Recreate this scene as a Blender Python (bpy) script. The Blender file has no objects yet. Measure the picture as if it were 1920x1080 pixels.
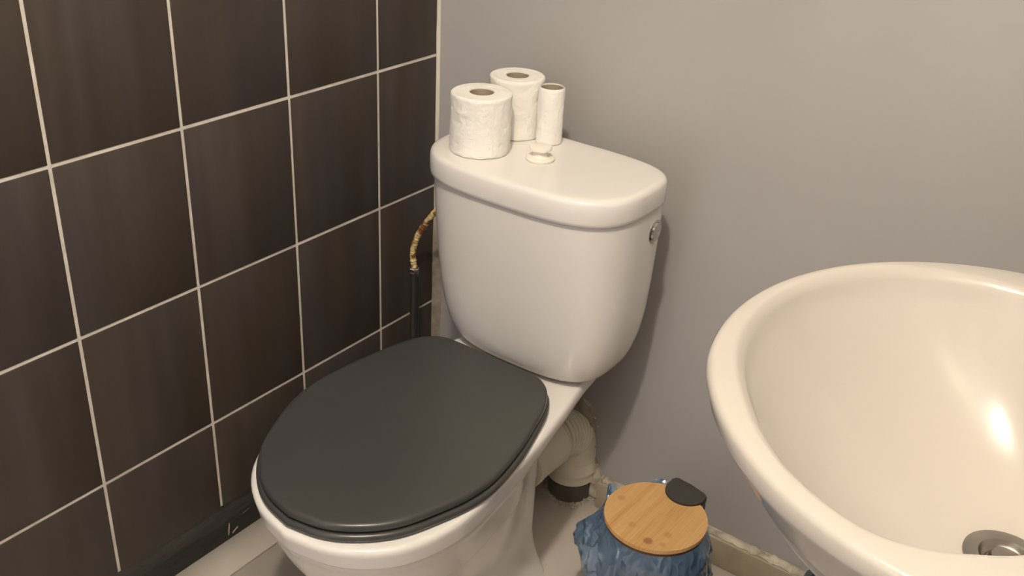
import bpy, bmesh, math, random
from mathutils import Vector, Matrix, noise
random.seed(7)
PI = math.pi
scene = bpy.context.scene
COL = scene.collection

# ------------------------------------------------------------ camera, world, exposure, light
cam_d = bpy.data.cameras.new('camera')
cam = bpy.data.objects.new('camera', cam_d); COL.objects.link(cam)
CAMPOS = Vector((1.14480, -1.39625, 1.27689))
R0 = Vector((0.80856, 0.58632, 0.05013)); R2 = Vector((-0.49923, 0.72940, -0.46683))
R1 = R2.cross(R0).normalized()          # image down
R0 = R1.cross(R2).normalized()
cam.matrix_world = Matrix(((R0.x, -R1.x, -R2.x, CAMPOS.x), (R0.y, -R1.y, -R2.y, CAMPOS.y),
                           (R0.z, -R1.z, -R2.z, CAMPOS.z), (0, 0, 0, 1)))
cam_d.sensor_width = 36.0
cam_d.lens = 1904.28 / 1920 * 36.0
cam_d.clip_start = 0.02
scene.camera = cam

scene.view_settings.view_transform = 'Standard'
scene.view_settings.look = 'None'
scene.view_settings.gamma = 1.0
scene.view_settings.use_curve_mapping = False
scene.view_settings.exposure = 0.0

world = bpy.data.worlds.new('world'); scene.world = world
world.use_nodes = True
world.node_tree.nodes['Background'].inputs[0].default_value = (0.75, 0.8, 1.0, 1)
world.node_tree.nodes['Background'].inputs[1].default_value = 0.05

CEIL = 2.40
LAMP = (0.93, -1.36, CEIL - 0.12)
ld = bpy.data.lights.new('ceiling_lamp', 'POINT'); ld.shadow_soft_size = 0.045
ld.energy = 87.0; ld.color = (1.0, 0.885, 0.715)
lo = bpy.data.objects.new('ceiling_lamp_light', ld); COL.objects.link(lo); lo.location = (LAMP[0], LAMP[1], LAMP[2])
# added cool fill light behind the camera, brightens surfaces facing the room
fd = bpy.data.lights.new('cool_fill', 'AREA'); fd.shape = 'RECTANGLE'; fd.size = 0.7; fd.size_y = 1.7
fd.energy = 6.0; fd.color = (0.80, 0.84, 1.0)
fo = bpy.data.objects.new('cool_fill', fd); COL.objects.link(fo)
fo.location = (0.62, -2.36, 0.95); fo.rotation_euler = (-PI / 2, 0, 0)   # aims along +y
fo.rotation_euler = (PI / 2, 0, 0)

# ------------------------------------------------------------ materials
def new_mat(name):
    m = bpy.data.materials.new(name); m.use_nodes = True
    nt = m.node_tree; b = nt.nodes['Principled BSDF']
    return m, nt, b
def N(nt, t, **kw):
    n = nt.nodes.new(t)
    for k, v in kw.items():
        if k in ('ins',):
            for i, val in v.items(): n.inputs[i].default_value = val
        else: setattr(n, k, v)
    return n
def coords(nt, scale, space='Object'):
    tc = N(nt, 'ShaderNodeTexCoord'); mp = N(nt, 'ShaderNodeMapping')
    mp.inputs['Scale'].default_value = scale
    nt.links.new(tc.outputs[space], mp.inputs[0]); return mp
def ramp(nt, fac, stops):
    r = N(nt, 'ShaderNodeValToRGB'); nt.links.new(fac, r.inputs[0])
    e = r.color_ramp.elements
    while len(e) < len(stops): e.new(0.5)
    for el, (p, c) in zip(e, stops): el.position = p; el.color = (*c, 1)
    return r
def noise_mat(name, c1, c2, scale=(5, 5, 5), rough=0.5, bump=0.0, detail=4, nscale=1.0, lo=0.35, hi=0.65,
              spec=0.5, bscale=None, world=False, coat=0.0):
    m, nt, b = new_mat(name)
    if world:
        g = N(nt, 'ShaderNodeNewGeometry'); mp = N(nt, 'ShaderNodeMapping'); mp.inputs['Scale'].default_value = scale
        nt.links.new(g.outputs['Position'], mp.inputs[0])
    else: mp = coords(nt, scale)
    n = N(nt, 'ShaderNodeTexNoise'); n.inputs['Scale'].default_value = nscale; n.inputs['Detail'].default_value = detail
    nt.links.new(mp.outputs[0], n.inputs['Vector'])
    r = ramp(nt, n.outputs['Fac'], [(lo, c1), (hi, c2)])
    nt.links.new(r.outputs[0], b.inputs['Base Color'])
    b.inputs['Roughness'].default_value = rough
    b.inputs['Specular IOR Level'].default_value = spec
    b.inputs['Coat Weight'].default_value = coat
    if bump > 0:
        n2 = N(nt, 'ShaderNodeTexNoise'); n2.inputs['Scale'].default_value = bscale or nscale * 4; n2.inputs['Detail'].default_value = 5
        nt.links.new(mp.outputs[0], n2.inputs['Vector'])
        bp = N(nt, 'ShaderNodeBump'); bp.inputs['Strength'].default_value = bump; bp.inputs['Distance'].default_value = 0.004
        nt.links.new(n2.outputs['Fac'], bp.inputs['Height']); nt.links.new(bp.outputs[0], b.inputs['Normal'])
    return m
def srgb(r, g, b):
    f = lambda v: ((v / 255 + 0.055) / 1.055) ** 2.4 if v > 10 else v / 255 / 12.92
    return (f(r), f(g), f(b))

M = {}
M['wall'] = noise_mat('grey_wall_paint', srgb(166, 163, 162), srgb(171, 168, 167), (3, 3, 3), 0.42, 0.05, 3, 1.0, bscale=40, spec=0.35, world=True)
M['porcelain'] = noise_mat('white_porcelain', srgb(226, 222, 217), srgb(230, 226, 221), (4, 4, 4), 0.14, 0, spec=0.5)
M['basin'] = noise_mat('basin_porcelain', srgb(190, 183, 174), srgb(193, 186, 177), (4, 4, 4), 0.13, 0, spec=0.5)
M['seat'] = noise_mat('dark_grey_seat_plastic', srgb(60, 60, 59), srgb(65, 64, 62), (3, 3, 3), 0.30, 0.015, spec=0.45, bscale=60)
M['grout'] = noise_mat('white_grout', srgb(205, 197, 186), srgb(226, 218, 208), (20, 20, 20), 0.8, 0.4, bscale=60, world=True)
M['caulk'] = noise_mat('corner_caulk', srgb(188, 180, 168), srgb(222, 214, 202), (8, 8, 3), 0.55, 0.3, bscale=20, world=True)
def grime(m, z0, z1, col, amt):
    nt = m.node_tree; b = nt.nodes['Principled BSDF']; src = b.inputs['Base Color'].links[0].from_socket
    g = N(nt, 'ShaderNodeNewGeometry'); sp = N(nt, 'ShaderNodeSeparateXYZ'); nt.links.new(g.outputs['Position'], sp.inputs[0])
    mr = N(nt, 'ShaderNodeMapRange'); mr.inputs['From Min'].default_value = z1; mr.inputs['From Max'].default_value = z0
    nt.links.new(sp.outputs['Z'], mr.inputs['Value'])
    n = N(nt, 'ShaderNodeTexNoise'); n.inputs['Scale'].default_value = 45; n.inputs['Detail'].default_value = 5; nt.links.new(g.outputs['Position'], n.inputs['Vector'])
    r = N(nt, 'ShaderNodeMapRange'); r.inputs['From Min'].default_value = -.3; r.inputs['From Max'].default_value = .75; nt.links.new(n.outputs['Fac'], r.inputs['Value'])
    mu = N(nt, 'ShaderNodeMath', operation='MULTIPLY'); nt.links.new(mr.outputs[0], mu.inputs[0]); nt.links.new(r.outputs[0], mu.inputs[1])
    m2 = N(nt, 'ShaderNodeMath', operation='MULTIPLY'); nt.links.new(mu.outputs[0], m2.inputs[0]); m2.inputs[1].default_value = amt
    mx = N(nt, 'ShaderNodeMix', data_type='RGBA'); nt.links.new(m2.outputs[0], mx.inputs[0]); nt.links.new(src, mx.inputs[6]); mx.inputs[7].default_value = (*col, 1)
    nt.links.new(mx.outputs[2], b.inputs['Base Color'])
grime(M['caulk'], .42, .56, srgb(112, 98, 78), .9)
M['plinth'] = noise_mat('black_brushed_paint', srgb(28, 28, 26), srgb(44, 43, 40), (40, 6, 60), 0.42, 0.6, bscale=3, world=True)
M['floor'] = noise_mat('pale_floor_tile', srgb(184, 174, 164), srgb(202, 193, 182), (6, 6, 6), 0.5, 0.05, 6, 1.0, lo=.3, hi=.7, world=True)
M['joint'] = noise_mat('dark_floor_joint', srgb(60, 48, 38), srgb(85, 72, 60), (20, 20, 20), 0.9, world=True)
M['skirt'] = noise_mat('beige_skirting_tile', srgb(158, 148, 128), srgb(180, 170, 150), (9, 9, 9), 0.45, 0.1, 5, 1.0, world=True)
M['mortar'] = noise_mat('rough_mortar', srgb(150, 140, 124), srgb(205, 195, 178), (30, 30, 30), 0.9, 0.7, 6, 1.0, bscale=3, world=True)
M['pipe'] = noise_mat('aged_cream_plastic_pipe', srgb(222, 214, 192), srgb(236, 229, 209), (8, 8, 8), 0.45, 0.1, world=True)
M['greypipe'] = noise_mat('dark_grey_pvc', srgb(84, 80, 74), srgb(104, 98, 90), (12, 12, 12), 0.6, world=True)
M['ceiling'] = noise_mat('white_ceiling_paint', srgb(212, 214, 218), srgb(218, 220, 224), (2, 2, 2), 0.8)
M['paper'] = noise_mat('tissue_paper', srgb(232, 228, 222), srgb(240, 236, 230), (12, 12, 12), 0.95, 0.75, 3, 1.0, bscale=6, spec=0.1)
M['card'] = noise_mat('grey_cardboard_core', srgb(150, 138, 118), srgb(168, 156, 136), (30, 30, 30), 0.9, 0.1)
M['steel'] = noise_mat('brushed_steel', srgb(150, 146, 140), srgb(165, 160, 154), (30, 30, 30), 0.3); 
M['chrome'] = noise_mat('chrome', srgb(200, 196, 190), srgb(205, 200, 195), (3, 3, 3), 0.12)
for k in ('steel', 'chrome'): M[k].node_tree.nodes['Principled BSDF'].inputs['Metallic'].default_value = 1.0
M['whiteplastic'] = noise_mat('white_plastic', srgb(232, 226, 214), srgb(238, 232, 220), (9, 9, 9), 0.4)
M['blackplastic'] = noise_mat('black_plastic', srgb(54, 52, 49), srgb(60, 58, 54), (9, 9, 9), 0.45, 0.05, bscale=120)
M['bin'] = noise_mat('bin_shell', srgb(38, 38, 40), srgb(46, 46, 48), (9, 9, 9), 0.35)
M['blackpipe'] = noise_mat('black_pipe', srgb(38, 37, 36), srgb(48, 46, 44), (20, 20, 4), 0.4, 0.1, world=True)
M['teal'] = noise_mat('dark_teal_plastic', srgb(62, 76, 78), srgb(72, 86, 88), (9, 9, 9), 0.35)
M['rustbraid'] = noise_mat('rusty_braid', srgb(120, 72, 34), srgb(206, 184, 128), (60, 60, 45), 0.55, 0.6, 4, 1.0, lo=.44, hi=.54, bscale=3, world=True)
M['wood_dark'] = noise_mat('bamboo_edge', srgb(84, 56, 36), srgb(98, 66, 42), (9, 9, 9), 0.5)
M['door'] = noise_mat('white_door_paint', srgb(205, 200, 192), srgb(212, 207, 199), (4, 4, 4), 0.4)

def tile_mat():
    m, nt, b = new_mat('dark_streaked_wall_tile')
    g = N(nt, 'ShaderNodeNewGeometry'); oi = N(nt, 'ShaderNodeObjectInfo')
    mp = N(nt, 'ShaderNodeMapping'); mp.inputs['Scale'].default_value = (1, 26, 2.2)
    add = N(nt, 'ShaderNodeVectorMath', operation='ADD')
    cmb = N(nt, 'ShaderNodeCombineXYZ')
    mul = N(nt, 'ShaderNodeMath', operation='MULTIPLY'); mul.inputs[1].default_value = 37.0
    nt.links.new(oi.outputs['Random'], mul.inputs[0]); nt.links.new(mul.outputs[0], cmb.inputs[0])
    nt.links.new(g.outputs['Position'], mp.inputs[0])
    nt.links.new(mp.outputs[0], add.inputs[0]); nt.links.new(cmb.outputs[0], add.inputs[1])
    n1 = N(nt, 'ShaderNodeTexNoise'); n1.inputs['Scale'].default_value = 1.0; n1.inputs['Detail'].default_value = 5
    nt.links.new(add.outputs[0], n1.inputs['Vector'])
    r1 = ramp(nt, n1.outputs['Fac'], [(0.28, srgb(50, 42, 36)), (0.5, srgb(61, 54, 48)), (0.72, srgb(74, 67, 62))])
    mp2 = N(nt, 'ShaderNodeMapping'); mp2.inputs['Scale'].default_value = (1, 9, 1.6); mp2.inputs['Location'].default_value = (5, 3, 1)
    nt.links.new(g.outputs['Position'], mp2.inputs[0])
    add2 = N(nt, 'ShaderNodeVectorMath', operation='ADD')
    nt.links.new(mp2.outputs[0], add2.inputs[0]); nt.links.new(cmb.outputs[0], add2.inputs[1])
    n2 = N(nt, 'ShaderNodeTexNoise'); n2.inputs['Scale'].default_value = 1.0; n2.inputs['Detail'].default_value = 3
    nt.links.new(add2.outputs[0], n2.inputs['Vector'])
    r2 = ramp(nt, n2.outputs['Fac'], [(0.42, srgb(61, 52, 44)), (0.66, srgb(62, 57, 60))])
    mx = N(nt, 'ShaderNodeMix', data_type='RGBA'); mx.inputs[0].default_value = 0.45
    nt.links.new(r1.outputs[0], mx.inputs[6]); nt.links.new(r2.outputs[0], mx.inputs[7])
    nt.links.new(mx.outputs[2], b.inputs['Base Color'])
    mp3 = N(nt, 'ShaderNodeMapping'); mp3.inputs['Scale'].default_value = (1, 160, 25)
    nt.links.new(g.outputs['Position'], mp3.inputs[0])
    n3 = N(nt, 'ShaderNodeTexNoise'); n3.inputs['Scale'].default_value = 1.0
    nt.links.new(mp3.outputs[0], n3.inputs['Vector'])
    bp = N(nt, 'ShaderNodeBump'); bp.inputs['Strength'].default_value = 0.08; bp.inputs['Distance'].default_value = 0.002
    nt.links.new(n3.outputs['Fac'], bp.inputs['Height']); nt.links.new(bp.outputs[0], b.inputs['Normal'])
    b.inputs['Roughness'].default_value = 0.46; b.inputs['Specular IOR Level'].default_value = 0.4
    return m
M['tile'] = tile_mat()

def bamboo_mat():
    m, nt, b = new_mat('bamboo_lid')
    tc = N(nt, 'ShaderNodeTexCoord'); mp = N(nt, 'ShaderNodeMapping')
    mp.inputs['Rotation'].default_value = (0, 0, math.radians(-88)); nt.links.new(tc.outputs['Object'], mp.inputs[0])
    # strips
    sx = N(nt, 'ShaderNodeSeparateXYZ'); nt.links.new(mp.outputs[0], sx.inputs[0])
    ml = N(nt, 'ShaderNodeMath', operation='MULTIPLY'); ml.inputs[1].default_value = 110.0; nt.links.new(sx.outputs['Y'], ml.inputs[0])
    fl = N(nt, 'ShaderNodeMath', operation='FLOOR'); nt.links.new(ml.outputs[0], fl.inputs[0])
    wn = N(nt, 'ShaderNodeTexWhiteNoise', noise_dimensions='1D'); nt.links.new(fl.outputs[0], wn.inputs['W'])
    mp2 = N(nt, 'ShaderNodeMapping'); mp2.inputs['Scale'].default_value = (14, 420, 10); nt.links.new(mp.outputs[0], mp2.inputs[0])
    n = N(nt, 'ShaderNodeTexNoise'); n.inputs['Scale'].default_value = 1; n.inputs['Detail'].default_value = 4
    nt.links.new(mp2.outputs[0], n.inputs['Vector'])
    a = N(nt, 'ShaderNodeMath', operation='MULTIPLY_ADD'); a.inputs[1].default_value = 0.28
    nt.links.new(wn.outputs['Value'], a.inputs[0]); nt.links.new(n.outputs['Fac'], a.inputs[2])
    r = ramp(nt, a.outputs[0], [(0.30, srgb(176, 130, 80)), (0.55, srgb(194, 151, 98)), (0.9, srgb(202, 163, 112))])
    # knots
    last = r.outputs[0]
    for (kx, ky, rad, st) in ((0.0187, -0.0585, 0.009, 0.8), (0.036, -0.028, 0.008, 0.35), (-0.062, 0.002, 0.008, 0.35), (-0.018, -0.042, 0.008, 0.3), (0.040, -0.052, 0.006, 0.3)):
        mpk = N(nt, 'ShaderNodeVectorMath', operation='DISTANCE'); nt.links.new(tc.outputs['Object'], mpk.inputs[0])
        mpk.inputs[1].default_value = (kx, ky, 0.006)
        mr = N(nt, 'ShaderNodeMapRange'); mr.inputs['From Min'].default_value = rad; mr.inputs['From Max'].default_value = rad * 0.55
        mr.inputs['To Max'].default_value = st
        nt.links.new(mpk.outputs['Value'], mr.inputs['Value'])
        mx = N(nt, 'ShaderNodeMix', data_type='RGBA'); nt.links.new(mr.outputs[0], mx.inputs[0])
        nt.links.new(last, mx.inputs[6]); mx.inputs[7].default_value = (*srgb(140, 98, 56), 1); last = mx.outputs[2]
    nt.links.new(last, b.inputs['Base Color']); b.inputs['Roughness'].default_value = 0.5
    b.inputs['Specular IOR Level'].default_value = 0.3
    return m
M['bamboo'] = bamboo_mat()

def bag_mat():
    m, nt, b = new_mat('blue_film'); out = nt.nodes['Material Output']
    nt.nodes.remove(b)
    tr = N(nt, 'ShaderNodeBsdfTransparent'); tr.inputs[0].default_value = (*srgb(165, 195, 228), 1)
    df = N(nt, 'ShaderNodeBsdfDiffuse'); df.inputs[0].default_value = (*srgb(134, 176, 222), 1)
    tl = N(nt, 'ShaderNodeBsdfTranslucent'); tl.inputs[0].default_value = (*srgb(134, 176, 222), 1)
    gl = N(nt, 'ShaderNodeBsdfGlossy'); gl.inputs['Roughness'].default_value = 0.045; gl.inputs[0].default_value = (.9, .95, 1, 1)
    m1 = N(nt, 'ShaderNodeMixShader'); m1.inputs[0].default_value = 0.4
    nt.links.new(df.outputs[0], m1.inputs[1]); nt.links.new(tl.outputs[0], m1.inputs[2])
    m2 = N(nt, 'ShaderNodeMixShader'); m2.inputs[0].default_value = 0.42
    nt.links.new(tr.outputs[0], m2.inputs[1]); nt.links.new(m1.outputs[0], m2.inputs[2])
    fr = N(nt, 'ShaderNodeFresnel'); fr.inputs[0].default_value = 2.3
    m3 = N(nt, 'ShaderNodeMixShader'); nt.links.new(fr.outputs[0], m3.inputs[0])
    nt.links.new(m2.outputs[0], m3.inputs[1]); nt.links.new(gl.outputs[0], m3.inputs[2])
    mp = coords(nt, (1, 1, .7)); n0 = N(nt, 'ShaderNodeTexNoise'); n0.inputs['Scale'].default_value = 25; n0.inputs['Detail'].default_value = 2
    nt.links.new(mp.outputs[0], n0.inputs['Vector'])
    ad = N(nt, 'ShaderNodeMix', data_type='VECTOR'); ad.inputs[0].default_value = 0.06
    nt.links.new(mp.outputs[0], ad.inputs[4]); nt.links.new(n0.outputs['Color'], ad.inputs[5])
    n = N(nt, 'ShaderNodeTexVoronoi', feature='F1'); n.inputs['Scale'].default_value = 48
    nt.links.new(ad.outputs[1], n.inputs['Vector'])
    bp = N(nt, 'ShaderNodeBump'); bp.inputs['Strength'].default_value = 0.55; bp.inputs['Distance'].default_value = 0.010
    nt.links.new(n.outputs['Distance'], bp.inputs['Height'])
    for q in (df, gl, tl): nt.links.new(bp.outputs[0], q.inputs['Normal'])
    nt.links.new(m3.outputs[0], out.inputs[0])
    return m
M['bag'] = bag_mat()

def emit_mat():
    m, nt, b = new_mat('lit_lamp_diffuser')
    b.inputs['Emission Color'].default_value = (1, .82, .6, 1); b.inputs['Emission Strength'].default_value = 6
    b.inputs['Base Color'].default_value = (.9, .85, .8, 1)
    return m
M['emit'] = emit_mat()

# ------------------------------------------------------------ helpers
def mesh_obj(name, verts, faces, mat, parent=None, smooth=True, sharp=35, loc=(0, 0, 0)):
    me = bpy.data.meshes.new(name); me.from_pydata([tuple(v) for v in verts], [], faces); me.update()
    bm = bmesh.new(); bm.from_mesh(me); bmesh.ops.recalc_face_normals(bm, faces=bm.faces); bm.to_mesh(me); bm.free()
    if smooth:
        me.polygons.foreach_set('use_smooth', [True] * len(me.polygons))
        me.set_sharp_from_angle(angle=math.radians(sharp))
    me.materials.append(M[mat] if isinstance(mat, str) else mat)
    o = bpy.data.objects.new(name, me); COL.objects.link(o); o.location = loc
    if parent: o.parent = parent
    return o
def thing(name, label, cat, loc=(0, 0, 0), group=None):
    o = bpy.data.objects.new(name, None); COL.objects.link(o); o.location = loc
    o['label'] = label; o['category'] = cat
    if group: o['group'] = group
    return o
def tag(o, label, cat, group=None):
    o['label'] = label; o['category'] = cat
    if group: o['group'] = group
    return o
def struct(o): o['kind'] = 'structure'; return o
def box_geo(a, b):
    x0, y0, z0 = a; x1, y1, z1 = b
    v = [(x0, y0, z0), (x1, y0, z0), (x1, y1, z0), (x0, y1, z0), (x0, y0, z1), (x1, y0, z1), (x1, y1, z1), (x0, y1, z1)]
    f = [(0, 3, 2, 1), (4, 5, 6, 7), (0, 1, 5, 4), (1, 2, 6, 5), (2, 3, 7, 6), (3, 0, 4, 7)]
    return v, f
def box(name, a, b, mat, parent=None, bevel=0.0, seg=2):
    v, f = box_geo(a, b)
    if bevel > 0:
        bm = bmesh.new(); vs = [bm.verts.new(p) for p in v]
        for q in f: bm.faces.new([vs[i] for i in q])
        bmesh.ops.bevel(bm, geom=bm.edges[:], offset=bevel, segments=seg, affect='EDGES', profile=0.5)
        bm.verts.index_update()
        v = [p.co.copy() for p in bm.verts]; f = [[p.index for p in q.verts] for q in bm.faces]; bm.free()
    return mesh_obj(name, v, f, mat, parent, smooth=bevel > 0, sharp=50)
def loft(rings, cap0=True, cap1=True, close=True):
    n = len(rings[0]); v = []; f = []
    for r in rings: v += [tuple(p) for p in r]
    for i in range(len(rings) - 1):
        for j in range(n if close else n - 1):
            k = (j + 1) % n
            f.append((i * n + j, i * n + k, (i + 1) * n + k, (i + 1) * n + j))
    if cap0: f.append(tuple(range(n)))
    if cap1: f.append(tuple(range((len(rings) - 1) * n, len(rings) * n)))
    return v, f
def lathe(prof, n=48, cap0=False, cap1=False, wob=None):
    rings = []
    for (r, z) in prof:
        rings.append([(max(r, 1e-4) * math.cos(2 * PI * k / n), max(r, 1e-4) * math.sin(2 * PI * k / n), z) for k in range(n)])
    return loft(rings, cap0, cap1)
def catmull(pts, per=8):
    out = []
    P = [Vector(p) for p in pts]
    for i in range(len(P) - 1):
        p0 = P[max(i - 1, 0)]; p1 = P[i]; p2 = P[i + 1]; p3 = P[min(i + 2, len(P) - 1)]
        for k in range(per):
            t = k / per
            out.append(0.5 * ((2 * p1) + (p2 - p0) * t + (2 * p0 - 5 * p1 + 4 * p2 - p3) * t * t + (3 * p1 - p0 - 3 * p2 + p3) * t ** 3))
    out.append(P[-1]); return out
def resample(pts, n):
    L = [0]
    for a, b in zip(pts, pts[1:]): L.append(L[-1] + (b - a).length)
    out = []; j = 0
    for i in range(n):
        s = L[-1] * i / (n - 1)
        while j < len(L) - 2 and L[j + 1] < s: j += 1
        d = L[j + 1] - L[j]; t = 0 if d == 0 else (s - L[j]) / d
        out.append(pts[j].lerp(pts[j + 1], min(max(t, 0), 1)))
    return out
def tube(path, rad, n=20, caps=True):
    rings = []; prev = None
    for i, p in enumerate(path):
        a = path[max(i - 1, 0)]; b = path[min(i + 1, len(path) - 1)]
        t = (b - a).normalized()
        if prev is None:
            up = Vector((0, 0, 1)) if abs(t.z) < 0.9 else Vector((1, 0, 0))
            u = t.cross(up).normalized()
        else: u = (prev - t * prev.dot(t)).normalized()
        prev = u; w = t.cross(u)
        r = rad(i / (len(path) - 1)) if callable(rad) else rad
        rings.append([p + (u * math.cos(2 * PI * k / n) + w * math.sin(2 * PI * k / n)) * r for k in range(n)])
    return loft(rings, caps, caps)

# ------------------------------------------------------------ room shell
RX = 1.36; FY = -2.40; RZ = 0.04  # right wall, front wall, recess depth under the wall tiles
struct(box('floor', (-0.12, FY - .1, -0.10), (RX + .1, 0.1, -0.004), 'joint'))
floor = bpy.data.objects['floor']
j = 0.0022
xs = [-0.04, 0.034, 0.634, 1.234, RX]; ys = [0.0, -0.36, -0.96, -1.56, -2.16, FY]
for i in range(len(xs) - 1):
    for k in range(len(ys) - 1):
        x0, x1 = xs[i] + j / 2, xs[i + 1] - j / 2; y1, y0 = ys[k] - j / 2, ys[k + 1] + j / 2
        box('floor_tile', (x0, y0, -0.006), (x1, y1, 0.0), 'floor', floor, bevel=0.0008, seg=1)
struct(box('ceiling', (-0.12, FY - .1, CEIL), (RX + .1, 0.1, CEIL + .1), 'ceiling'))
wb = struct(box('wall_back', (-0.12, 0.0, 0.0), (RX + .1, 0.10, CEIL), 'wall'))
struct(box('wall_right', (RX, FY, 0.0), (RX + .1, 0.0, CEIL), 'wall'))
struct(box('wall_front', (-0.12, FY - .1, 0.0), (RX + .1, FY, CEIL), 'wall'))
# left wall: grout bed, tiles proud of it; recessed black-painted foot
GX = -0.0012
wl = struct(box('wall_left', (-0.12, FY, 0.118), (GX, 0.0, CEIL), 'grout'))
C0 = 0.1568; P = 0.20; ZA = 0.79; H = 0.25; G = 0.0052
cols = [0.004] + [C0 + P * k for k in range(0, 12)]
cols[-1] = -FY
rows = [0.118, ZA - 2 * H] + [ZA + H * k for k in range(-1, 7)]; rows[-1] = CEIL
for a, b in zip(cols, cols[1:]):
    for z0, z1 in zip(rows, rows[1:]):
        lo_ = z0 + (G / 2 if z0 > .12 else 0)
        dx = random.uniform(-.0003, .0003)
        hole = box('wall_tile', (-0.008, -b + G / 2, lo_), (0.0 + dx, -a - (G / 2 if a > .01 else 0), z1 - G / 2), 'tile', wl, bevel=0.0009, seg=2)
# recess foot of the left wall: ragged painted plaster sloping in, then a smooth strip to the floor
v = []; f = []; ny = 300; prof = [(0.0, 0.119), (-0.002, 0.112), (-0.010, 0.098), (-0.016, 0.088), (-0.024, 0.072), (-0.028, 0.060), (-0.036, 0.046), (-0.0375, 0.036), (-0.0380, 0.018), (-0.0385, 0.0)]
for i in range(ny + 1):
    y = FY + (0 - FY) * i / ny
    for k, (x, z) in enumerate(prof):
        amp = 0.0035 if 1 <= k <= 6 else 0.0006
        n1 = noise.noise(Vector((y * 9, k * 1.7, 3.1))) + 0.6 * noise.noise(Vector((y * 40, k * 2.3, 7.7)))
        dx = amp * n1; dz = amp * 0.8 * noise.noise(Vector((y * 22, k * 3.3, 1.7))) if 1 <= k <= 7 else 0
        v.append((min(x + dx, -0.0005) if k else 0.0002, y, z + dz))
    v.append((-0.12, y, 0.0)); v.append((-0.12, y, 0.119))
m_ = len(prof) + 2
for i in range(ny):
    for k in range(m_):
        k2 = (k + 1) % m_
        f.append((i * m_ + k, (i + 1) * m_ + k, (i + 1) * m_ + k2, i * m_ + k2))
f.append(tuple(range(m_))); f.append(tuple(range(ny * m_, (ny + 1) * m_)))
struct(mesh_obj('baseboard_left', v, f, 'plinth', sharp=60))
bbl = bpy.data.objects['baseboard_left']
# pale scrape marks where the paint has chipped off the strip
for (y, z, l, w_, a_) in ((-0.520, 0.024, 0.026, .0022, 1.45), (-0.507, 0.013, 0.016, .0012, 0.5), (-0.480, 0.040, 0.018, .0012, 0.2)):
    c, s = math.cos(a_), math.sin(a_); q = []
    for k in range(12):
        t = 2 * PI * k / 12; u = l / 2 * math.cos(t) * (1 + .2 * random.uniform(-1, 1)); w2 = w_ / 2 * math.sin(t)
        q.append((u * c - w2 * s, u * s + w2 * c))
    rings = [[(xx, y + p, z + r) for p, r in q] for xx in (-0.0390, -0.0360)]
    vv, ff = loft(rings); mesh_obj('paint_chip', vv, ff, 'mortar', bbl, sharp=30)

# corner joint
v = []; f = []; nz = 160
for i in range(nz + 1):
    z = CEIL * i / nz
    low = max(0, min(1, (0.55 - z) / 0.15))
    wx = 0.0055 + 0.0015 * noise.noise(Vector((1, 2, z * 9))) + 0.012 * low
    wy = 0.004 + 0.002 * noise.noise(Vector((4, 2, z * 14))) + 0.003 * low
    v += [(-.001, 0.001, z), (wx, 0.001, z), (wx, -0.0012, z), (wx * .45, -wy * .6, z), (0.0012, -wy, z), (-.001, -wy, z)]
for i in range(nz):
    for k in range(6):
        k2 = (k + 1) % 6; f.append((i * 6 + k, i * 6 + k2, i * 6 + 6 + k2, i * 6 + 6 + k))
f += [(0, 1, 2, 3, 4, 5), tuple(nz * 6 + k for k in range(6))]
struct(mesh_obj('trim_1', v, f, 'caulk', sharp=50))

# back wall skirting: tiles on edge, with a rough mortar ridge above them
bb = struct(box('baseboard_back', (0.425, -0.012, 0.0), (RX, 0.0, 0.060), 'mortar'))
edges = [0.426, 0.63, 0.955, 1.28, RX]
for a, b in zip(edges, edges[1:]):
    box('skirting_tile', (a + .001, -0.024, 0.0005), (b - .001, -0.0125, 0.059), 'skirt', bb, bevel=0.0012)
def ridge(name, x0, x1, y0, z0, rad, amp, mat, parent, seed, n=150, gap=None):
    rings = []
    for i in range(n + 1):
        x = x0 + (x1 - x0) * i / n; r = rad * (1 + amp * noise.noise(Vector((x * 60, seed, 0))) + amp * .7 * noise.noise(Vector((x * 200, seed, 4))))
        r = max(r, rad * .25)
        if i in (0, n): r *= .3
        rings.append([(x, y0 + r * 1.25 * math.cos(2 * PI * k / 8) * (1 + .3 * noise.noise(Vector((x * 90, k, seed)))), z0 + r * .7 * math.sin(2 * PI * k / 8)) for k in range(8)])
    vv, ff = loft(rings); return mesh_obj(name, vv, ff, mat, parent, sharp=40)
ridge('mortar_ridge', 0.43, RX - .002, -0.012, 0.0605, 0.0065, .7, 'mortar', bb, 3.3)

# rough opening in the corner behind the waste pipe: raised irregular plaster patch
def slab_patch(name, outline, y0, y1, mat, parent, seed, rings_n=7, amp=.004):
    cx = sum(p[0] for p in outline) / len(outline); cz = sum(p[1] for p in outline) / len(outline)
    pts = [Vector((p[0], p[1], 0)) for p in outline] + [Vector((outline[0][0], outline[0][1], 0))]
    o2 = resample(pts, 61)[:-1]; rings = []
    rings.append([(p.x, y0, p.y) for p in o2])
    for r in range(rings_n):
        t = 1 - r / rings_n
        rings.append([(cx + (p.x - cx) * t + .003 * noise.noise(Vector((p.x * 80, p.y * 80, seed))), y1 + amp * noise.noise(Vector(((cx + (p.x - cx) * t) * 70, (cz + (p.y - cz) * t) * 70, seed))),
                       cz + (p.y - cz) * t + .003 * noise.noise(Vector((p.x * 70, p.y * 70, seed + 5)))) for p in o2])
    vv, ff = loft(rings); return mesh_obj(name, vv, ff, mat, parent, sharp=40)
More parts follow.
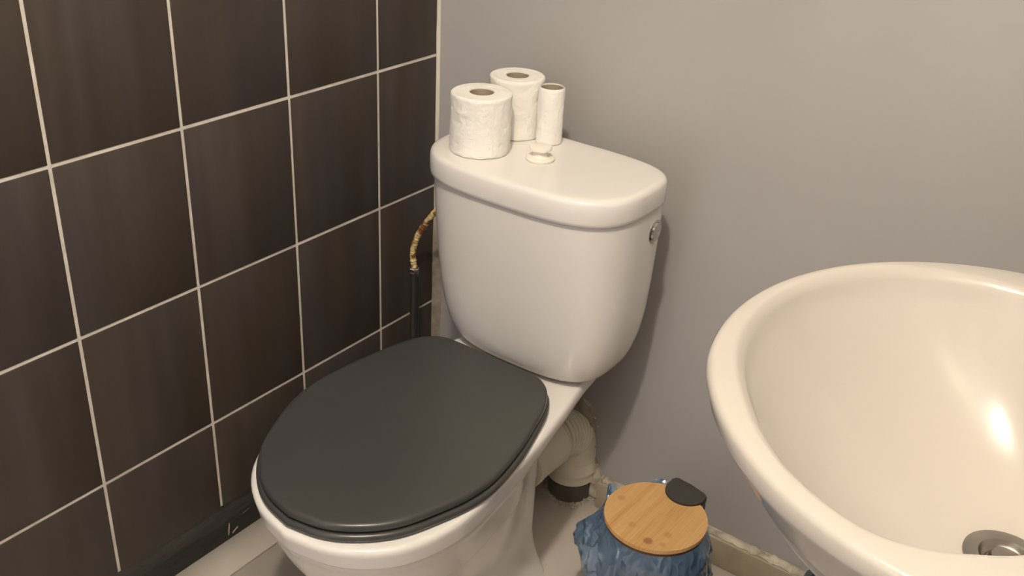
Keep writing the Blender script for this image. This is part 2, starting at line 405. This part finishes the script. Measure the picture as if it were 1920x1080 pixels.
slab_patch('plaster_patch', [(0.22, 0.02), (0.22, 0.20), (0.30, 0.236), (0.345, 0.222), (0.386, 0.205), (0.398, 0.15), (0.402, 0.10), (0.416, 0.075), (0.424, 0.055), (0.424, 0.004), (.3, .004)], 0.001, -0.006, 'mortar', wb, 2.2)
# crumbs of mortar round the pipe foot
rc = random.Random(5)
cr = []
cv = []; cf = []
for i in range(150):
    a = rc.uniform(0, 2 * PI); 
    if i < 95: a = rc.uniform(PI, 2 * PI); x, y, z = 0.360 + .049 * math.cos(a) + rc.gauss(0, .004), -0.010 + .049 * math.sin(a) + rc.gauss(0, .004), 0
    else: x, y, z = 0.402 + rc.gauss(0, .008), -0.006 + rc.uniform(-.004, 0), rc.uniform(.03, .19); x = 0.402 + rc.gauss(0, .006) - (.008 if z > .1 else 0)
    if y > -.004: y = -.004
    if x > 0.42 and z == 0: continue
    s = rc.uniform(.0015, .0045); b0 = len(cv)
    for d in ((1, 0, 0), (-1, 0, 0), (0, 1, 0), (0, -1, 0), (0, 0, 1), (0, 0, -1)):
        cv.append((x + d[0] * s * rc.uniform(.5, 1.2), y + d[1] * s * rc.uniform(.5, 1.2), z + (s * .4 if z == 0 else 0) + d[2] * s * rc.uniform(.4, .9)))
    for q in ((0, 2, 4), (2, 1, 4), (1, 3, 4), (3, 0, 4), (2, 0, 5), (1, 2, 5), (3, 1, 5), (0, 3, 5)): cf.append(tuple(b0 + t for t in q))
o = mesh_obj('mortar_crumbs', cv, cf, 'mortar', floor, smooth=False); o['kind'] = 'stuff'

# door on the front wall (behind the camera)
d1 = struct(box('door_1', (0.22, FY, 0.005), (1.02, FY + .04, 2.02), 'door', bevel=.004))
v, f = lathe([(0.0, 0), (.012, 0), (.012, .045), (.024, .05), (.026, .065), (.015, .075), (0, .076)], 24)
h = mesh_obj('door_knob', v, f, 'steel', d1); h.rotation_euler = (-PI / 2, 0, 0); h.location = (0.95, FY + .04, 1.0)

# ceiling lamp (out of the frame)
cl = thing('ceiling_lamp', 'round white ceiling lamp above the toilet room, lit', 'lamp', (LAMP[0], LAMP[1], CEIL))
v, f = lathe([(0.0, 0), (0.105, 0), (0.105, -.02), (0.098, -.03), (0.092, -.03), (.092, -.02), (0, -.02)], 48); mesh_obj('lamp_base', v, f, 'whiteplastic', cl)
v, f = lathe([(0.0, -.021), (0.09, -.021), (0.088, -.034), (0.07, -.040), (0, -.042)], 48); mesh_obj('lamp_diffuser', v, f, 'emit', cl)

# ------------------------------------------------------------ toilet
TX = 0.355
toilet = thing('toilet', 'white close-coupled toilet with a closed dark grey lid in the tiled corner', 'toilet', (TX, -0.42, 0))
TO = Vector((TX, -0.42, 0))
def loc(pts): return [[Vector(p) - TO for p in r] for r in pts]
NP = 128
def outline(half, n=NP, cx=TX, sym=None):
    """half: list of (y, halfwidth) from rear centre round to front centre; returns closed n-point loop"""
    pts = [Vector((w, y, 0)) for y, w in half]
    r = resample(catmull(pts, 10), n // 2 + 1)
    right = [(cx + p.x, p.y) for p in r]; left = [(cx - p.x, p.y) for p in r[1:-1]][::-1]
    return right + left
top_half = [(-.105, 0), (-.105, .085), (-.112, .103), (-.135, .111), (-.19, .119), (-.283, .139), (-.376, .155), (-.45, .163), (-.52, .170), (-.58, .168), (-.63, .155), (-.67, .134), (-.702, .102), (-.726, .058), (-.738, 0)]
ped_half = [(-.235, 0), (-.235, .05), (-.24, .066), (-.252, .076), (-.30, .084), (-.36, .086), (-.42, .084), (-.47, .077), (-.51, .063), (-.535, .04), (-.545, .02), (-.548, 0)]
Tp = [(x + (.055 * (-.50 - y) if y < -.50 else 0), y) for x, y in outline(top_half)]; Qp = outline(ped_half)
def smooth(a, b, x):
    t = max(0, min(1, (x - a) / (b - a))); return t * t * (3 - 2 * t)
BT = [(0.0, 1), (.05, 1), (.08, .9), (.12, .75), (.15, .62), (.19, .46), (.22, .36), (.25, .27), (.27, .215), (.29, .165), (.31, .118), (.33, .08), (.35, .045), (.37, .02), (.385, 0), (.5, 0)]
def tab(z, T=BT):
    for (z0, b0), (z1, b1) in zip(T, T[1:]):
        if z0 <= z <= z1: return b0 + (b1 - b0) * (z - z0) / (z1 - z0)
    return T[-1][1]
def pan_ring(z, off=0.0):
    pts = []
    n = NP
    for i in range(n):
        s = i / (n // 2) if i <= n // 2 else (n - i) / (n // 2)     # 0 rear .. 1 front
        # rear part retracts at once under the deck, the bowl more gradually
        d = 0.385 - z
        br = smooth(0.012, 0.075, d)
        bfr = tab(z)
        k = smooth(0.25, 0.52, s); b = br * (1 - k) + bfr * k
        tx, ty = Tp[i]; qx, qy = Qp[i]
        fl = 1 + 0.30 * max(0, (0.10 - z) / 0.10) ** 1.6 if z < 0.10 else 1
        qx = TX + (qx - TX) * fl; qy = -.40 + (qy + .40) * (1 + (fl - 1) * .35)
        x = tx + (qx - tx) * b; y = ty + (qy - ty) * b
        cx_, cy_ = TX, -.42
        dd = Vector((x - cx_, y - cy_)); L = dd.length
        # low moulded ridge round the bowl
        step = -.0045 * smooth(.029, .033, d) * k + .0022 * (1 - abs(d - .040) / .012 if abs(d - .040) < .012 else 0) * k
        step += -.0040 * smooth(.108, .113, d) * k
        off2 = off + step
        g = (L + off2) / L if L > 0 else 1
        pts.append((cx_ + dd.x * g, cy_ + dd.y * g, z))
    return pts
zs = [0.0, .004, .012, .025, .04, .06, .08, .10, .12, .14, .16, .18, .20, .22, .24, .26, .268, .271, .273, .275, .277, .28, .29, .30, .31, .32, .33, .336, .341, .345, .349, .351, .353, .355, .357, .36, .366, .372, .378]
rings = [pan_ring(z) for z in zs]
rings += [pan_ring(.3835, -.0006), pan_ring(.387, -.0025), pan_ring(.3895, -.006), pan_ring(.390, -.010), pan_ring(.390, -.03)]
v, f = loft(loc(rings)); pan = mesh_obj('pan', v, f, 'porcelain', toilet, sharp=70)

# seat ring and lid share an outline
lid_half = [(-.263, 0), (-.263, .06), (-.265, .09), (-.273, .108), (-.29, .125), (-.324, .142), (-.37, .154), (-.43, .1665), (-.50, .1735), (-.55, .1685), (-.60, .152), (-.655, .126), (-.695, .088), (-.718, .048), (-.728, 0)]
Lp = [(x - .003 - .062 * (y + .5), y + .003) for x, y in outline(lid_half, 144, 0.352)]
def ringoff(base, z, off, cy=-.47, cx=.352, dome=0):
    out = []
    n = len(base)
    for i in range(n):
        a = Vector(base[i - 1]); b = Vector(base[(i + 1) % n]); t = (b - a).normalized()
        nrm = Vector((-t.y, t.x))
        if nrm.dot(Vector(base[i]) - Vector((cx, cy))) < 0: nrm = -nrm
        p = Vector(base[i]) + nrm * off; out.append((p.x, p.y, z))
    return out
def scl(base, z, s, cy=-.47, cx=.352): return [(cx + (x - cx) * s, cy + (y - cy) * s, z) for x, y in base]
r = [scl(Lp, .3935, .70), ringoff(Lp, .3915, -.012), ringoff(Lp, .3915, .0025), ringoff(Lp, .393, .0048), ringoff(Lp, .397, .0052), ringoff(Lp, .4005, .0035), ringoff(Lp, .402, .0005), ringoff(Lp, .4022, -.003), ringoff(Lp, .4022, -.012), scl(Lp, .4022, .70)]
vv = []; n = len(Lp)
for q in loc(r): vv += q
ff = []
for i in range(len(r)):
    for k in range(n):
        k2 = (k + 1) % n; i2 = (i + 1) % len(r)
        ff.append((i * n + k, i * n + k2, i2 * n + k2, i2 * n + k))
mesh_obj('seat', vv, ff, 'seat', toilet, sharp=70)
r = [scl(Lp, .4040, .6), ringoff(Lp, .4040, -.004), ringoff(Lp, .4045, -.0012), ringoff(Lp, .406, .0006), ringoff(Lp, .4095, .0012), ringoff(Lp, .4125, .0006), ringoff(Lp, .4145, -.0008), ringoff(Lp, .4158, -.0028), ringoff(Lp, .4165, -.0055), ringoff(Lp, .4169, -.009), ringoff(Lp, .4173, -.016)]
for s_, z_ in ((.84, .4178), (.7, .4182), (.5, .4186), (.3, .4189), (.1, .4190)): r.append(scl(Lp, z_, s_))
v, f = loft(loc(r)); mesh_obj('lid', v, f, 'seat', toilet, sharp=70)
for sx in (-1, 1):
    v, f = tube([Vector((0.338 + sx * .068 - .018, -.2615, .3975)) - TO, Vector((0.338 + sx * .068 + .018, -.2615, .3975)) - TO], .0065, 16)
    mesh_obj('hinge', v, f, 'seat', toilet)
# cistern body
def sup(cx, cy, w, df, db, z, nf=3.0, nb=4.0, n=120):
    out = []
    for k in range(n):
        a = 2 * PI * k / n; c, s = math.cos(a), math.sin(a)
        e = nf if s < 0 else nb
        x = cx + w * math.copysign(abs(c) ** (2 / e), c)
        y = cy + (df if s < 0 else db) * math.copysign(abs(s) ** (2 / e), s)
        out.append((x, y, z))
    return out
CX = 0.358; CY = -0.165
lv = [(.3905, .080, .045, .045), (.3915, .100, .056, .058), (.3945, .118, .066, .067), (.400, .131, .074, .074), (.408, .141, .081, .079), (.42, .149, .087, .083), (.44, .157, .093, .086), (.47, .165, .099, .088), (.51, .171, .105, .089), (.56, .1745, .111, .090), (.61, .1765, .117, .090), (.66, .178, .122, .090), (.694, .1785, .1245, .090)]
r = [sup(CX, CY, w, df, db, z) for z, w, df, db in lv]
v, f = loft(loc(r)); cis = mesh_obj('cistern', v, f, 'porcelain', toilet, sharp=70)
lv = [(.692, .170, .118, .084), (.6925, .1785, .1265, .091), (.695, .1812, .1298, .0927), (.701, .1820, .1310, .093), (.715, .1822, .1316, .093), (.7265, .1818, .1313, .0928), (.7305, .1805, .130, .0918), (.7332, .1782, .1278, .090), (.7347, .175, .1245, .087), (.7352, .170, .1195, .083), (.7352, .155, .105, .072), (.7352, .12, .08, .05), (.7352, .05, .03, .02)]
r = [sup(CX, CY + .0, w, df, db, z, 3.1, 3.6) for z, w, df, db in lv]
v, f = loft(loc(r)); mesh_obj('cistern_lid', v, f, 'porcelain', toilet, sharp=70)
# chrome flush button on the right flank
v, f = lathe([(0, 0), (.0185, 0), (.0185, .003), (.0165, .0045), (.015, .004), (.0145, .0035), (.013, .006), (.008, .0072), (0, .0075)], 36)
b = mesh_obj('flush_button', v, f, 'chrome', toilet)
b.rotation_euler = (0, PI / 2, 0.02); b.location = Vector((0.5335, -0.139, 0.656)) - TO

# small round cistern-to-pan coupling and waste outlet spigot of the pan
v, f = tube([Vector((TX - .002, -.250, .170)) - TO, Vector((TX - .002, -.191, .166)) - TO], .044, 36); mesh_obj('outlet_spigot', v, f, 'porcelain', toilet)

# ------------------------------------------------------------ waste pipe behind the toilet
wp = thing('waste_pipe', 'cream corrugated plastic waste pipe bending down to the floor behind the toilet', 'pipe', (0.372, -0.06, 0))
WO = Vector((0.372, -0.06, 0))
def wtube(name, pts, rad, mat, n=40, per=24):
    pp = catmull([Vector(p) - WO for p in pts], per) if len(pts) > 2 else [Vector(pts[0]).lerp(Vector(pts[1]), i / 12) - WO for i in range(13)]
    v, f = tube(pp, rad, n); return mesh_obj(name, v, f, mat, wp, sharp=50)
PX = 0.353
wtube('collar', [(PX, -.190, .166), (PX + .001, -.095, .164)], lambda t: .0515 if t < .25 else .0500, 'pipe', n=48)
wtube('corrugated_elbow', [(PX, -.100, .164), (PX + .002, -.075, .163), (PX + .004, -.048, .155), (PX + .006, -.026, .138), (PX + .007, -.014, .112), (PX + .007, -.010, .085)],
      lambda t: .0465 - (.0085 * math.exp(-((((t * 15) % 1) - .5) / .15) ** 2) if .02 < t < .62 else 0), 'pipe', n=48, per=60)
wtube('pipe_collar', [(PX + .007, -.010, .090), (PX + .007, -.010, .042)], lambda t: .0475 if t < .1 else (.0490 if t < .6 else .0465), 'pipe', n=48)
wtube('drain_pipe', [(PX + .007, -.010, .044), (PX + .007, -.010, .0)], .0425, 'greypipe', n=48)

# ------------------------------------------------------------ water supply: rusty braided hose and black pipe
hs = thing('supply_hose', 'rusty braided water hose with a nut, curving behind the cistern on the tiled wall', 'hose', (0.03, -.1, .40))
HO = Vector((0.03, -.1, .40))
pp = [Vector(p) - HO for p in resample(catmull([(.034, -.100, .412), (.030, -.100, .432), (.032, -.100, .455), (.040, -.1, .478), (.054, -.1, .502), (.070, -.1, .525), (.09, -.1, .548), (.13, -.1, .572), (.186, -.1, .585)], 12), 220)]
rings = []
v, f = tube(pp, lambda t: (.0060 - .0012 * t) * (1 + .05 * math.sin(t * 2 * PI * 42) + .22 * noise.noise(Vector((t * 60, 0, 0)))), 16)
mesh_obj('braided_hose', v, f, 'rustbraid', hs)
v, f = lathe([(0, .0), (.0085, 0), (.0092, .002), (.0092, .006), (.0078, .008), (.0092, .010), (.0095, .014), (.007, .016), (0, .016)], 6); o = mesh_obj('hose_nut', v, f, 'chrome', hs, sharp=30); o.location = Vector((.034, -.1, .396)) - HO
bp = thing('supply_pipe', 'black painted water pipe rising from the floor beside the toilet', 'pipe', (0.034, -.1, 0))
v, f = tube([Vector((0.0, 0, z)) + Vector((.0006 * math.sin(z * 40), 0, 0)) for z in [i * .402 / 40 for i in range(41)]], .0085, 20)
mesh_obj('black_pipe', v, f, 'blackpipe', bp)

# ------------------------------------------------------------ toilet rolls on the cistern
LZ = .7353
def roll(name, label, x, y, rad, h, hole, seed, flat=0.0):
    t = thing(name, label, 'toilet paper', (x, y, LZ), 'toilet rolls on the cistern')
    n = 96; rings = []
    def ring(rr, z, wob=1.0):
        out = []
        for k in range(n):
            a = 2 * PI * k / n
            w = wob * (.0010 * noise.noise(Vector((math.cos(a) * 2.2, math.sin(a) * 2.2, z * 45 + seed))) + .0007 * noise.noise(Vector((math.cos(a) * 6, math.sin(a) * 6, z * 140 + seed))))
            out.append(((rr + w) * math.cos(a), (rr + w) * math.sin(a), z))
        return out
    ho = hole + .0012
    rings.append(ring(ho, .0003, 0)); rings.append(ring(rad - .002, .0, .5)); rings.append(ring(rad, .0015))
    m2 = 34
    for i in range(1, m2): rings.append(ring(rad, .0015 + (h - .003) * i / m2))
    rings.append(ring(rad - .0004, h - .0012, .8)); rings.append(ring(rad - .002, h, .3))
    for i in range(1, 8): 
        rr = rad - .002 + (ho - rad + .002) * i / 8
        rings.append(ring(rr, h + .0005 * math.sin(i * 2.1 + seed), 0))
    rings.append(ring(ho, h - .0002, 0))
    v, f = loft(rings, False, False)
    nr = len(rings)
    for k in range(n):
        k2 = (k + 1) % n; f.append(((nr - 1) * n + k, (nr - 1) * n + k2, k2, k))
    mesh_obj('paper', v, f, 'paper', t, sharp=50)
    v, f = lathe([(hole, .0005), (hole + .001, .0005), (hole + .001, h - .0015), (hole, h - .0015)], 48)
    f += [(3 * 48 + k, 3 * 48 + (k + 1) % 48, (k + 1) % 48, k) for k in range(48)]
    mesh_obj('cardboard_core', v, f, 'card', t)
    return t
r1 = roll('toilet_roll', 'full white toilet roll at the front left of the cistern lid', .262, -.2152, .0462, .091, .0175, 1.1)
v, f = loft([[(.0465 * math.cos(a) * s_, .0465 * math.sin(a) * s_, z) for s_ in (1.0, 1.018) for a in ([math.radians(-72 + 6 * q) for q in range(8)] if s_ == 1.0 else [math.radians(-30 - 6 * q) for q in range(8)])] for z in (.004, .045, .087)])
mesh_obj('loose_sheet', v, f, 'paper', r1)
roll('toilet_roll', 'full white toilet roll at the back of the cistern lid, against the grey wall', .2545, -.1136, .0436, .0942, .0170, 4.7)
roll('toilet_roll', 'nearly used-up thin toilet roll standing right of the two full rolls', .3200, -.1126, .0203, .089, .0165, 8.3)
sp = thing('plastic_spool', 'small white spool-shaped plastic cap on the cistern lid before the thin roll', 'cap', (.3542, -.1858, LZ))
v, f = lathe([(0, 0), (.0215, 0), (.0222, .001), (.0222, .0035), (.0205, .0050), (.014, .0056), (.0118, .0065), (.0112, .009), (.0112, .0135), (.0128, .0155)], 48); mesh_obj('base', v, f, 'whiteplastic', sp)
v, f = lathe([(0, .0150), (.0150, .0152), (.0170, .0165), (.0174, .0185), (.0165, .0208), (.012, .0222), (0, .0225)], 48); mesh_obj('knob_top', v, f, 'whiteplastic', sp)

# ------------------------------------------------------------ wash basin
BO = Vector((1.10, -.62, .85))
basin = thing('wash_basin', 'large white porcelain wash basin at the right, mounted on the wall', 'sink', BO)
NB = 160
def outer(z, off=0.0, sh=0.0):
    """D-shaped outline: half ellipse towards -x, straight flanks back to the wall; off = inset"""
    pts = []; a, b = .25, .262; xc = 1.107; xw = RX - .001
    na = 110; ns = (NB - na) // 2
    for i in range(ns):
        t = i / ns; pts.append((xw + (xc - xw) * t, -.620 + (b - off) - .006 * (1 - t) - (.0)))
    off0 = off
    for i in range(na + 1):
        th = PI / 2 + PI * i / na
        off = off0 + .005 * smooth(.834, .843, z) * smooth(.35, .85, -math.sin(th))
        pts.append((xc + (a - off) * math.cos(th) + sh * 0, -.620 + (b - off) * math.sin(th)))
    off = off0
    for i in range(1, ns + 1):
        t = i / ns; pts.append((xc + (xw - xc) * t, -.620 - (b - off) + .006 * t))
    hw = b - off - .006
    for i in range(1, 24):
        pts.append((xw, -.620 - hw + 2 * hw * i / 24))
    return [(x, y, z) for x, y in pts]
BN = len(outer(0))
DR = Vector((1.125, -.613)); IC = Vector((1.055, -.625))
ip = [(.888, -.606), (.894, -.55), (.918, -.495), (.952, -.453), (1.0, -.424), (1.055, -.414), (1.105, -.424), (1.15, -.456), (1.185, -.505), (1.203, -.565), (1.206, -.63), (1.196, -.70), (1.17, -.762), (1.138, -.804), (1.108, -.826), (1.081, -.838), (1.054, -.841), (1.027, -.833), (1.0, -.818), (.973, -.796), (.942, -.757), (.912, -.709), (.894, -.66), (.888, -.606)]
ipd = catmull([Vector((p[0], p[1], 0)) for p in [ip[-2]] + ip + [ip[1]]], 12)[12:-12]
for _ in range(14):
    ipd = [(ipd[i - 1] + ipd[i] * 2 + ipd[(i + 1) % len(ipd)]) / 4 for i in range(len(ipd) - 1)]; ipd.append(ipd[0])
ipa = sorted([(math.atan2(p.y - IC.y, p.x - IC.x), math.hypot(p.x - IC.x, p.y - IC.y)) for p in ipd[:-1]])
ipa = [(ipa[-1][0] - 2 * PI, ipa[-1][1])] + ipa + [(ipa[0][0] + 2 * PI, ipa[0][1])]
def irad(a):
    for (a0, r0), (a1, r1) in zip(ipa, ipa[1:]):
        if a0 <= a <= a1: return r0 + (r1 - r0) * (a - a0) / max(a1 - a0, 1e-9)
    return ipa[0][1]
IQ = []
for x, y, _ in outer(.85):
    a_ = math.atan2(y - IC.y, x - IC.x); r_ = irad(a_) + .010 * max(0, min(1, (.3 - math.cos(a_)) / .9)); IQ.append((Vector((math.cos(a_), math.sin(a_))), IC + Vector((math.cos(a_), math.sin(a_))) * r_))
def inner(z, rho):
    out = []
    for d, q in IQ:
        p = (DR + d * .03).lerp(q, rho) if rho <= 1 else q + d * (rho - 1) * .2
        out.append((p.x, p.y, z))
    return out
rings = []
rings += [outer(.630, .175), outer(.634, .155), outer(.645, .138), outer(.67, .121), outer(.70, .104), outer(.72, .0895), outer(.74, .0735), outer(.753, .063), outer(.757, .0590), outer(.760, .0565), outer(.763, .0560), outer(.766, .0590), outer(.769, .0600), outer(.773, .0560), outer(.779, .0440), outer(.785, .0390), outer(.80, .0290), outer(.812, .0215), outer(.822, .0150), outer(.830, .0095), outer(.836, .0055), outer(.841, .0030), outer(.8452, .0022), outer(.8482, .0038), outer(.8500, .0060), outer(.8506, .0085)]
def lip(i_):
    pass
rings += [inner(.8508, 1.03), inner(.8504, 1.014), inner(.8488, 1.003), inner(.8455, .985), inner(.8405, .970), inner(.832, .955)]
for rho in (.93, .89, .84, .78, .70, .61, .51, .41, .31, .21, .12, .05, 0.0):
    z = .699 + (.832 - .699) * (rho / .955) ** 2.3
    rings.append(inner(z, rho))
v, f = loft([[Vector(p) - BO for p in q] for q in rings], True, False)
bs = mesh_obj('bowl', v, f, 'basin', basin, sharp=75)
drain = thing('sink_drain', 'x', 'x') if False else None
v, f = lathe([(.0, -.006), (.0155, -.006), (.017, -.0045), (.0185, -.004), (.0205, -.0015), (.022, .0010), (.0225, .0018), (.027, .0024), (.0325, .0022), (.0345, .0008), (.0348, -.012), (0, -.012)], 64)
dr_ = o = mesh_obj('drain_ring', v, f, 'steel', basin); o.location = Vector((1.125, -.613, .7005)) - BO
v, f = lathe([(0, .0035), (.006, .0034), (.012, .0018), (.0138, -.001), (.014, -.006), (0, -.006)], 48)
o = mesh_obj('drain_plug', v, f, 'steel', dr_)
v, f = tube([Vector((1.125, -.605, .69)) - BO, Vector((1.125, -.605, .56)) - BO], .016, 24); mesh_obj('drain_tail', v, f, 'steel', basin)
v, f = tube([Vector(p) - BO for p in catmull([(1.125, -.605, .60), (1.125, -.605, .52), (1.16, -.605, .48), (1.20, -.605, .52), (1.24, -.605, .54), (RX, -.605, .54)], 10)], .018, 24); mesh_obj('trap', v, f, 'whiteplastic', basin)

# ------------------------------------------------------------ waste bin with bamboo lid and blue bag
BX, BY = .652, -.250
bin_ = thing('waste_bin', 'small round dark bin with a bamboo lid, lined with a blue bag', 'bin', (BX, BY, 0))
v, f = lathe([(0, .001), (.066, .001), (.069, .004), (.073, .12), (.0755, .222), (.0775, .226), (.0775, .230), (.0735, .230), (.071, .12), (.066, .01), (0, .01)], 64); mesh_obj('bin_body', v, f, 'bin', bin_)
LR = .0795; LT = .2500
hx, hy = .0335, .0695     # notch direction (towards the hinge)
def lid_outline(n=140, notch=True, R=LR):
    c = Vector((0.009 - 0.0, 0.073)); # notch centre
    pts = []
    nc = Vector((.012, .072)); nr = .0315
    for k in range(n):
        a = 2 * PI * k / n; p = Vector((R * math.cos(a), R * math.sin(a)))
        if notch:
            d = p - nc
            if d.length < nr:
                # push onto the notch circle, towards the lid centre
                pass
        pts.append(p)
    return pts
# lid outline = circle minus notch circle, traced exactly
nc = Vector((.0115, .0790)); nr = .0335
d0 = nc.length; aa = (LR ** 2 - nr ** 2 + d0 ** 2) / (2 * d0); hh = math.sqrt(LR ** 2 - aa ** 2)
u = nc.normalized(); w = Vector((-u.y, u.x)); I1 = u * aa + w * hh; I2 = u * aa - w * hh
a1 = math.atan2(I1.y, I1.x); a2 = math.atan2(I2.y, I2.x)
ol = []
for k in range(111):
    a = a1 + (a2 + 2 * PI - a1) * k / 110; ol.append(Vector((LR * math.cos(a), LR * math.sin(a))))
b1 = math.atan2(I1.y - nc.y, I1.x - nc.x); b2 = math.atan2(I2.y - nc.y, I2.x - nc.x)
if b1 < 0: b1 += 2 * PI
while b2 < PI: b2 += 2 * PI
for k in range(1, 30):
    b_ = b2 + (b1 - b2) * k / 30; ol.append(nc + Vector((math.cos(b_), math.sin(b_))) * nr)
def rr_(pts, z, s): return [(p.x * s, p.y * s, z) for p in pts]
bm = bmesh.new()
def prism(name, pts, z0, z1, mat, parent, bev=.0012, loc_=(0, 0, 0)):
    bm = bmesh.new(); a = [bm.verts.new((p[0], p[1], z0)) for p in pts]; b = [bm.verts.new((p[0], p[1], z1)) for p in pts]
    n = len(pts); bm.faces.new(a[::-1]); bm.faces.new(b)
    for k in range(n): bm.faces.new((a[k], a[(k + 1) % n], b[(k + 1) % n], b[k]))
    rim = [e for e in bm.edges if abs(e.verts[0].co.z - e.verts[1].co.z) < 1e-6]
    if bev: bmesh.ops.bevel(bm, geom=rim, offset=bev, segments=2, affect='EDGES', profile=.5, clamp_overlap=True)
    bm.verts.index_update()
    v = [p.co.copy() for p in bm.verts]; f = [[p.index for p in q.verts] for q in bm.faces]; bm.free()
    return mesh_obj(name, v, f, mat, parent, sharp=40, loc=loc_)
lidb = prism('bin_lid', ol, -.0015, .005, 'bamboo', bin_, .0009, (0, 0, LT - .005))
und = [(.0745 * math.cos(2 * PI * k / 72), .0745 * math.sin(2 * PI * k / 72)) for k in range(72)]
prism('lid_rim', [(p[0] * 1.035, p[1] * 1.035) if (Vector(p) * 1.035 - nc).length > nr + .002 else p for p in und], -.0095, -.0017, 'wood_dark', bin_, .001, (0, 0, LT - .005))
# black thumb catch, D-shaped, filling the notch
nr2 = nr - .0008
hp = []
# straight rear edges meet in a blunt corner behind the lid
sh_ = Vector((-.016, .0965)); sr = Vector((.0385, .0925))
aS = math.atan2(-.030, -.024)
start = math.radians(158); end = math.radians(345)
for k in range(31):
    a = start + (end - start) * k / 30; hp.append((nc.x + nr2 * math.cos(a), nc.y + nr2 * math.sin(a)))
hp += [(.0450, .0800), (.0440, .0870), (.0370, .0930), (.0100, .0985), (-.0130, .1020), (-.0190, .0985)]
lh = prism('lid_hinge', hp, -.0015, .0085, 'blackplastic', bin_, .002, (0, 0, LT - .005))
v, f = tube([Vector((.0395, .088, .200)), Vector((.0400, .0885, .236)), Vector((.0395, .0870, .243))], .0035, 14); hpn = mesh_obj('hinge_pin', v, f, 'chrome', lh); hpn.location = (0, 0, -(LT - .005))

# blue bag: crumpled film folded over the rim and hanging outside, irregular hem
bg = thing('bin_bag', 'crumpled translucent blue plastic bag hanging over the rim of the bamboo-lidded bin', 'bag', (BX, BY, .10))
nA, nT = 84, 17; v = []; f = []
rb = random.Random(12)
def ang(a, c, wdt):
    d = (a - c + PI) % (2 * PI) - PI; return math.exp(-(d / wdt) ** 2)
RAD = math.radians
for i in range(nT + 1):
    t = i / nT
    for k in range(nA):
        a = 2 * PI * (k + (rb.uniform(-.3, .3) if i > 2 else 0)) / nA; ca, sa = math.cos(a), math.sin(a)
        hem = .070 + .080 * ang(a, RAD(200), .55) + .030 * ang(a, RAD(245), .4) - .03 * ang(a, RAD(-20), .8) + .010 * noise.noise(Vector((ca * 3, sa * 3, 9)))
        if i < 3:
            q = i / 2; rad = .070 + .0105 * math.sin(q * PI / 2); z = .231 + .006 * math.sin(q * PI)
        else:
            q = (i - 2) / (nT - 2) + rb.uniform(-.25, .25) / nT * (1 if i < nT else 0)
            z = .231 + (hem - .231) * q
            bul = .010 + .018 * ang(a, RAD(190), .32) + .006 * ang(a, RAD(222), .35) + .012 * ang(a, RAD(110), .5) + .008 * ang(a, RAD(275), .5) + .006 * ang(a, RAD(0), .5)
            rad = .0815 + bul * math.sin(min(q * 1.5, 1) * PI / 2) + .012 * q * ang(a, RAD(192), .5) - .012 * max(0, q - .75) * 4 * ang(a, RAD(240), .8)
            fo_ = noise.noise(Vector((ca * 3.4, sa * 3.4, q * 1.6 + 3)))
            fo2 = 1 - 2 * abs(noise.noise(Vector((ca * 4.5 + q * 2, sa * 4.5, q * 2.6 + 11))))
            fo3 = noise.noise(Vector((ca * 10, sa * 10 + q * 2, q * 5 + 21)))
            am = min(1, q * 5)
            rad += am * (.010 * fo_ + .0080 * fo2 + .0060 * fo3)
            bk = ang(a, RAD(112), .38) * math.exp(-((q - .10) / .12) ** 2); z += .026 * bk; rad += .012 * bk
            pk = ang(a, RAD(165), .12) * math.exp(-((q - .10) / .12) ** 2)
            rad += .014 * pk; z += .030 * pk
            rad = max(rad, .0790)
        v.append((rad * ca, rad * sa, z - .10))
for i in range(nT):
    for k in range(nA):
        k2 = (k + 1) % nA; f.append((i * nA + k, i * nA + k2, (i + 1) * nA + k2, (i + 1) * nA + k))
f = [t for q in f for t in ((q[0], q[1], q[2]), (q[0], q[2], q[3]))]
mesh_obj('bag_film', v, f, 'bag', bg, sharp=38)

# ------------------------------------------------------------ dark teal box under the basin
tb = thing('storage_box', 'dark teal plastic box on the floor beneath the wash basin, mostly hidden', 'box', (1.02, -.17, 0))
def rbox(hx, hy, r, z, n=8):
    out = []
    for cx, cy, a0 in ((hx - r, hy - r, 0), (-hx + r, hy - r, PI / 2), (-hx + r, -hy + r, PI), (hx - r, -hy + r, 3 * PI / 2)):
        for k in range(n + 1):
            a = a0 + PI / 2 * k / n; out.append((cx + r * math.cos(a), cy + r * math.sin(a), z))
    return out
w0, w1 = .15, .16
rg = [rbox(w0, .095, .02, 0.0), rbox(w1, .102, .02, .12), rbox(w1 + .008, .11, .022, .121), rbox(w1 + .008, .11, .022, .129), rbox(w1 - .001, .101, .018, .129), rbox(w0 - .004, .092, .016, .006)]
v, f = loft(rg); mesh_obj('box_shell', v, f, 'teal', tb, sharp=40)
